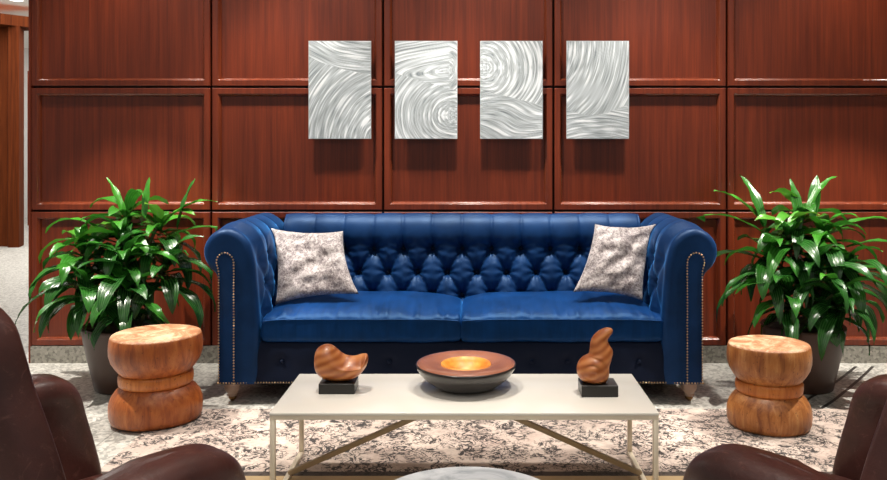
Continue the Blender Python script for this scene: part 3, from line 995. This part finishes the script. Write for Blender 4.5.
stool(X(769, 228), D(228), .174, .360, MAT['stool_b'], 2.2, 'paler honey coloured wooden drum stool with a pinched waist, standing on the rug')

# ------------------------------------------------------------------ marble side table
s5 = 472.
mt = empty('marble_side_table', (X(467, s5), D(s5), .009), 'round pale grey marble topped side table in front of the coffee table', 'side table')
V, Fc = lathe([(0, .425), (.22, .425), (.226, .430), (.227, .440), (.225, .447), (.220, .450), (0, .450)], 96); mesh('marble_top', V, Fc, MAT['marble'], mt)
V, Fc = lathe([(0, -.009), (.15, -.009), (.15, .004), (.03, .014), (.016, .03), (.014, .40), (.05, .42), (.05, .425), (0, .425)], 40); mesh('pedestal', V, Fc, MAT['champagne'], mt)

# ------------------------------------------------------------------ planters with dracaena
def leaf(V, Fc, C, base, az, el, L, W, droop, tone, twist=0., clamp=None):
    n = 11; m = 5
    p = Vector(base); a = el
    o0 = len(V)
    for i in range(n):
        t = i / (n - 1)
        w = W * (sin(pi * min(1, t * .93 + .07)) ** .75) * (1 - .25 * t) if t < .999 else .0005
        d = Vector((cos(az) * cos(a), sin(az) * cos(a), sin(a)))
        side = Vector((-sin(az), cos(az), 0))
        up = side.cross(d) * -1
        if up.z < 0 and abs(a) < pi / 2: up = -up
        tw = twist * t
        s_ = side * cos(tw) + up * sin(tw); u_ = up * cos(tw) - side * sin(tw)
        for k in range(m):
            q = -1 + 2 * k / (m - 1)
            wave = .004 * sin(t * 17 + q * 2 + az * 7) * abs(q)
            v = p + s_ * (q * w / 2) + u_ * (abs(q) * w * .16 + wave)
            if clamp: v = clamp(v)
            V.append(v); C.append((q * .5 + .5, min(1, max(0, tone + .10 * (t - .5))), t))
        step = L / (n - 1)
        p = p + d * step
        a -= droop * (.35 + 1.3 * t) / (n - 1)
        if a < -1.5: a = -1.5
    for i in range(n - 1):
        for k in range(m - 1):
            b = o0 + i * m + k
            Fc.append((b, b + m, b + m + 1, b + 1))

STOOLS = ((X(156, 222.5), D(222.5), .225, .405), (X(769, 228), D(228), .205, .38))
def plant(px, seed, label, tips, hero, xlim):
    s = 195.0
    cx0, cy0 = X(px, s), D(s)
    root = empty('potted_dracaena', (cx0, cy0, .0005), label, 'potted plant')
    rnd = random.Random(seed)
    V, Fc = lathe([(0, 0), (.138, 0), (.143, .004), (.160, .08), (.180, .17), (.196, .25), (.2045, .305), (.206, .316), (.202, .322), (.194, .320), (.188, .30), (.180, .26)], 64)
    mesh('pot', V, Fc, MAT['pot'], root)
    def sf_(p, a): return (p[0], p[1], p[2] + .012 * vn(p[0] * 20, p[1] * 20, seed))
    rr = [i * .182 / 8 for i in range(9)]
    V, Fc = lathe([(r, .285) for r in reversed(rr)], 40, sf_); mesh('soil', V, Fc, MAT['soil'], root)
    ymax = YW - .03 - cy0
    def clampf(v):
        v = v.copy()
        if v.y > ymax: v.y = ymax - .02 * (v.y - ymax)
        if xlim:  # keep clear of the sofa arm
            wx = v.x + cx0; wy = v.y + cy0
            if wy > YF - .02 and wy < YF + .72 and v.z < .87:
                lim = 1.245
                if cx0 < 0 and wx > XS - lim: v.x = XS - lim - cx0
                if cx0 > 0 and wx < XS + lim: v.x = XS + lim - cx0
        for sxx, syy, srr, shh in STOOLS:
            dx, dy = v.x + cx0 - sxx, v.y + cy0 - syy
            dd = sqrt(dx * dx + dy * dy)
            if v.z < shh + .015 and dd < srr: v.x += dx / dd * (srr - dd); v.y += dy / dd * (srr - dd)
        if v.z < .02: v.z = .02
        rr_ = sqrt(v.x ** 2 + v.y ** 2)
        if v.z < .33 and rr_ < .212:
            f = .212 / max(rr_, .01); v.x *= f; v.y *= f
        return v
    Vs, Fs, Cs = [], [], []
    SV, SF = [], []
    for i, (tx, tz, ty) in enumerate(tips):
        a = 2 * pi * i / len(tips) + seed
        b0 = Vector((.09 * cos(a), .09 * sin(a), .28)); tip = Vector((tx, ty, tz))
        mid = (b0 + tip) / 2 + Vector((.02 * cos(a * 2), .02 * sin(a * 3), .02))
        P, _ = catmull([tuple(b0), tuple(mid), tuple(tip)], 10)
        v_, f_ = tube(P, lambda t: .011 - .003 * t, 8)
        o = len(SV); SV += v_; SF += [tuple(q + o for q in f) for f in f_]
        nl = 17
        for k in range(nl):
            t = k / (nl - 1)              # 0 oldest / lowest
            az = a + k * 2.399 + rnd.uniform(-.25, .25)
            el = -.15 + 1.15 * t ** 1.6 + rnd.uniform(-.12, .12)
            L = rnd.uniform(.24, .36) * (1 - .25 * t ** 3)
            back = sin(az) > .6
            if back: L *= .8
            W = rnd.uniform(.066, .098)
            bp_ = tip + Vector((0, 0, -.13 * (1 - t)))
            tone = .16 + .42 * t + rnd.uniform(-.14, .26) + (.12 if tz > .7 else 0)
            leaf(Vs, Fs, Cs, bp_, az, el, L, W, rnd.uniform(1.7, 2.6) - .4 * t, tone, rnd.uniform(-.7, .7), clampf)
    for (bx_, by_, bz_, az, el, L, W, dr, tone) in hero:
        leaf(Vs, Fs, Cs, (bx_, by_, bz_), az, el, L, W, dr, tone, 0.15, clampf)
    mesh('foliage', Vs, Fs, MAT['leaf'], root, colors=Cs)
    mesh('cane', SV, SF, MAT['cane'], root)
    return root
# tips: x, z, y relative to the pot
plant(125, 3, 'bushy green dracaena in a taupe pot behind the dark amber stool',
      [(-.02, .80, -.02), (.17, .84, .02), (-.2, .72, -.03), (.06, .68, -.14), (.24, .66, -.08), (-.12, .56, -.15), (-.02, .9, .08), (.1, .54, -.2), (-.22, .54, .05)],
      [(.27, 0, .80, .5, 1.35, .28, .075, .3, .45), (.2, .0, .84, .1, .75, .30, .065, 1.2, .7), (.0, 0, .86, 2.6, 1.1, .26, .05, .5, .75), (.1, 0, .86, 1.4, 1.45, .22, .045, .3, .7),
       (-.12, -.05, .82, 3.1, .45, .30, .06, 1.8, .8), (-.15, -.05, .74, 3.2, .3, .32, .06, 2.2, .85), (.22, -.02, .76, -.05, .45, .40, .055, 1.5, .55),
       (.2, -.05, .66, -.2, .1, .42, .06, 1.9, .3), (-.16, -.1, .55, 3.6, -.1, .40, .07, 1.6, .2), (-.14, -.1, .62, 3.3, .1, .36, .07, 2.0, .3)], True)
plant(803, 11, 'bushy green dracaena in a taupe pot behind the paler honey coloured stool',
      [(-.08, .80, -.02), (.1, .80, .0), (-.2, .70, -.05), (.0, .66, -.14), (.18, .66, -.08), (-.14, .54, -.16), (.02, .88, .08), (.08, .52, -.2), (.22, .56, .04)],
      [(-.20, 0, .82, 2.0, 1.2, .32, .08, .7, .5), (-.2, 0, .83, 2.5, .85, .32, .07, .9, .75), (.02, 0, .9, .5, .95, .30, .05, 1.0, .65), (-.02, 0, .80, 1.7, 1.4, .28, .07, .5, .55), (.05, 0, .86, 1.0, 1.2, .26, .07, .5, .5),
       (-.2, -.03, .78, 3.1, .6, .42, .045, 1.4, .7), (.15, 0, .80, .1, .4, .42, .06, 1.2, .7), (.2, -.05, .72, -.1, .3, .42, .06, 1.7, .6), (.22, -.05, .6, -.15, .1, .36, .055, 1.8, .4),
       (-.22, -.1, .56, 3.5, .0, .42, .055, 1.8, .25), (-.24, -.15, .60, 3.5, .1, .34, .055, 1.9, .3)], True)

# ------------------------------------------------------------------ leather armchairs
def armchair(cx0, cy0, rz, label):
    root = empty('leather_armchair', (cx0, cy0, 0), label, 'armchair', rz)
    L_ = MAT['leather']
    def superring(cx_, cy_, hx, hy, z, n=36, p=.55):
        out = []
        for k in range(n):
            a = 2 * pi * k / n; c, s = cos(a), sin(a)
            out.append((cx_ + hx * math.copysign(abs(c) ** p, c), cy_ + hy * math.copysign(abs(s) ** p, s), z))
        return out
    # arms: fat rolled tops whose front slopes forward to the foot
    for sx in (-1, 1):
        rows = [(.10, .27, .040), (.16, .285, .052), (.24, .285, .056), (.33, .265, .058), (.42, .240, .060), (.465, .228, .068), (.505, .212, .077), (.535, .190, .075), (.555, .160, .063), (.566, .12, .038), (.569, .08, .008)]
        RR = []
        def cm(k, n=44):
            p = [r[k] for r in rows]; p = [2 * p[0] - p[1]] + p + [2 * p[-1] - p[-2]]; o = []; m = len(rows) - 1
            for q in range(n):
                u = m * q / (n - 1); i = min(int(u), m - 1); t = u - i; a, b, c, d = p[i:i + 4]
                o.append(.5 * (2 * b + (c - a) * t + (2 * a - 5 * b + 4 * c - d) * t * t + (-a + 3 * b - 3 * c + d) * t ** 3))
            return o
        zs, fr, hw_ = cm(0), cm(1), cm(2)
        V = []
        for z, f, w in zip(zs, fr, hw_):
            back = -.30 + .10 * max(0, (z - .47) / .06)
            for (a, b, c) in superring(sx * .425, (f + back) / 2, max(.004, w), (f - back) / 2, z, 48, .5):
                # cylinder-like nose: pull the corners of the front in
                c2 = c - .06 * max(0, (f - .15 - b)) * max(0, (c - .3) / .2) - .055 * max(0, (-b) / .5) * (z > .45) * (z - .45) / .08
                V.append((a, b, c2))
        n = 48
        Fc = grid_faces(len(zs), n, wrap=True) + [tuple(reversed(range(n))), tuple((len(zs) - 1) * n + k for k in range(n))]
        o = mesh('armrest', V, Fc, L_, root)
        bm = bmesh.new(); bm.from_mesh(o.data); bmesh.ops.recalc_face_normals(bm, faces=list(bm.faces)); bm.to_mesh(o.data); bm.free()
        # seam band round the arm roll
        pth = []
        for k in range(19):
            a = -.15 * pi + 1.3 * pi * k / 18
            pth.append((sx * .425 + .077 * cos(a), .035, .485 + .072 * sin(a)))
        v_, f_ = tube(pth, .0022, 6); mesh('seam', v_, f_, MAT['scuff'], o)
    # seat
    V, SEG, nu = [], 64, 40
    for i in range(nu):
        u = -1 + 2 * i / (nu - 1); e = (1 - abs(u) ** 6) ** .25
        for k in range(SEG):
            a = 2 * pi * k / SEG; ca, sa = cos(a), sin(a)
            y = .04 + .31 * math.copysign(abs(ca) ** .35, ca); z = .205 + .07 * e * math.copysign(abs(sa) ** .5, sa)
            if sa > 0: z += .02 * (1 - u * u) * sa + .006 * vn(u * 3, y * 10, 2)
            V.append((u * .37, y, z))
    o = mesh('seat_cushion', V, grid_faces(nu, SEG, wrap=True) + [tuple(range(SEG)), tuple((nu - 1) * SEG + k for k in reversed(range(SEG)))], L_, root)
    bm = bmesh.new(); bm.from_mesh(o.data); bmesh.ops.recalc_face_normals(bm, faces=list(bm.faces)); bm.to_mesh(o.data); bm.free()
    box('seat_frame', -.36, .36, -.24, .28, .09, .16, L_, root, .02, 3)
    # reclined back, tapering upwards, slightly wrapped
    V = []; nz = 50; n = 64
    for i in range(nz):
        t = i / (nz - 1); z = .14 + .80 * t
        hx = .385 + .03 * sin(pi * min(1, t * 1.3)) - .05 * t ** 4
        th = .062 - .008 * t
        if t > .9:
            q = (t - .9) / .1; r = sqrt(max(0, 1 - q * q)); hx = hx - .06 * (1 - r); th = max(.003, th * r)
        yc = -.175 - .115 * t
        for (a, b, c) in superring(0, yc, hx, th, z, n, .42):
            b += .09 * (abs(a) / .4) ** 2.2 - .03
            V.append((a, b, c))
    o = mesh('backrest', V, grid_faces(nz, n, wrap=True) + [tuple(reversed(range(n))), tuple((nz - 1) * n + k for k in range(n))], L_, root)
    bm = bmesh.new(); bm.from_mesh(o.data); bmesh.ops.recalc_face_normals(bm, faces=list(bm.faces)); bm.to_mesh(o.data); bm.free()
    # raised welt with stitches down both rear edges
    for sx in (-1, 1):
        pth = []
        for i in range(40):
            t = .06 + .84 * i / 39; z = .14 + .80 * t
            hx = .385 + .03 * sin(pi * min(1, t * 1.3)) - .05 * t ** 4
            a = hx * .80
            pth.append((sx * a, -.175 - .115 * t - (.062 - .008 * t) * .935 + .09 * (a / .4) ** 2.2 - .03, z))
        v_, f_ = tube(pth, .004, 6); w_ = mesh('welt', v_, f_, L_, o)
        sb = bmesh.new()
        for i in range(len(pth) - 1):
            for q in (.25, .75):
                p = Vector(pth[i]).lerp(Vector(pth[i + 1]), q) + Vector((-sx * .012, -.002, 0))
                add_box(sb, p.x - .003, p.x + .003, p.y - .003, p.y + .002, p.z - .004, p.z + .004)
        bmobj('stitching', sb, MAT['stitch'], w_)
    for sx in (-1, 1):
        for sy in (-.26, .24):
            V, Fc = lathe([(0, 0), (.012, 0), (.02, .10), (0, .10)], 16); l = mesh('leg', V, Fc, MAT['blackwood'], root); l.location = (sx * .33, sy, .0005)
# local +y is where the chair faces
def chair_at(tx, ty, ang, label):
    a = radians(ang)
    fwd = Vector((-sin(a), cos(a))); rgt = Vector((cos(a), sin(a)))
    sgn = 1 if ang < 0 else -1
    c = Vector((tx, ty)) - fwd * .25 - rgt * .425 * sgn
    armchair(c.x, c.y, a, label)
chair_at(-.522, 1.85, -41, 'worn brown leather armchair nearest the dark amber stool, facing the sofa at an angle')
chair_at(.479, 1.85, 41, 'worn brown leather armchair nearest the paler honey stool, facing the sofa at an angle')

# ------------------------------------------------------------------ lights
def spot(name, loc, target, power, size=60, blend=.6, r=.05, col=(1, .93, .84)):
    l = bpy.data.lights.new(name, 'SPOT'); l.energy = power; l.spot_size = radians(size); l.spot_blend = blend; l.shadow_soft_size = r; l.color = col
    o = link(name, l); o.location = loc
    o.rotation_euler = (Vector(target) - Vector(loc)).to_track_quat('-Z', 'Y').to_euler()
    return o
def area(name, loc, target, power, sx, sy, col=(1, .97, .93)):
    l = bpy.data.lights.new(name, 'AREA'); l.shape = 'RECTANGLE'; l.size = sx; l.size_y = sy; l.energy = power; l.color = col
    o = link(name, l); o.location = loc
    o.rotation_euler = (Vector(target) - Vector(loc)).to_track_quat('-Z', 'Y').to_euler()
    return o
for x in (-1.95, -.95, .05, 1.05, 2.05):
    spot('wall_wash_spot', (x, YW - .50, 2.95), (x, YW - .12, .9), 90, 80, .8, .10)
for x, y, p in ((-1.1, 4.0, 160), (-.05, 3.93, 230), (1.0, 4.0, 160)):
    spot('sofa_spot', (x, y, 2.95), (x, y + .22, .4), p, 62, .7, .04)
for x, y, p in ((-.7, 2.75, 150), (.7, 2.75, 150)):
    spot('table_spot', (x, y, 2.95), (x * .8, y - .05, 0), p, 50, .7, .03)
for x in (-.9, .9):
    spot('chair_spot', (x, 1.5, 2.95), (x * 1.1, 1.8, .3), 120, 60, .7, .05)
for x in (-2.35, 2.5):
    spot('plant_spot', (x, YW - 1.0, 2.95), (x * .78, 3.9, .2), 420, 50, .35, .012)
area('ceiling_softbox', (0, 1.4, 2.96), (0, 1.9, 0), 55, 6, 4)
area('lobby_light', (-5.2, 8.5, 2.95), (-5.2, 8.5, 0), 330, 4, 5)
area('lobby_back_light', (-5.5, 12.5, 2.95), (-5.5, 13, 0), 160, 4, 2)

w = bpy.data.worlds.new('World'); SC.world = w; w.use_nodes = True
w.node_tree.nodes['Background'].inputs[0].default_value = (1, .98, .95, 1)
w.node_tree.nodes['Background'].inputs[1].default_value = .30

# ------------------------------------------------------------------ camera
cam = bpy.data.cameras.new('camera'); co = link('camera', cam)
co.location = (0, 0, H); co.rotation_euler = (pi / 2, 0, 0)
cam.sensor_width = 36; cam.sensor_fit = 'HORIZONTAL'; cam.lens = 36 * F / 887
cam.shift_x = (443.5 - VX) / 887; cam.shift_y = -(240 - VY) / 887
cam.clip_start = .05
SC.camera = co
SC.view_settings.view_transform = 'Standard'
SC.view_settings.look = 'None'
SC.cycles.use_denoising = True
SC.cycles.max_bounces = 8
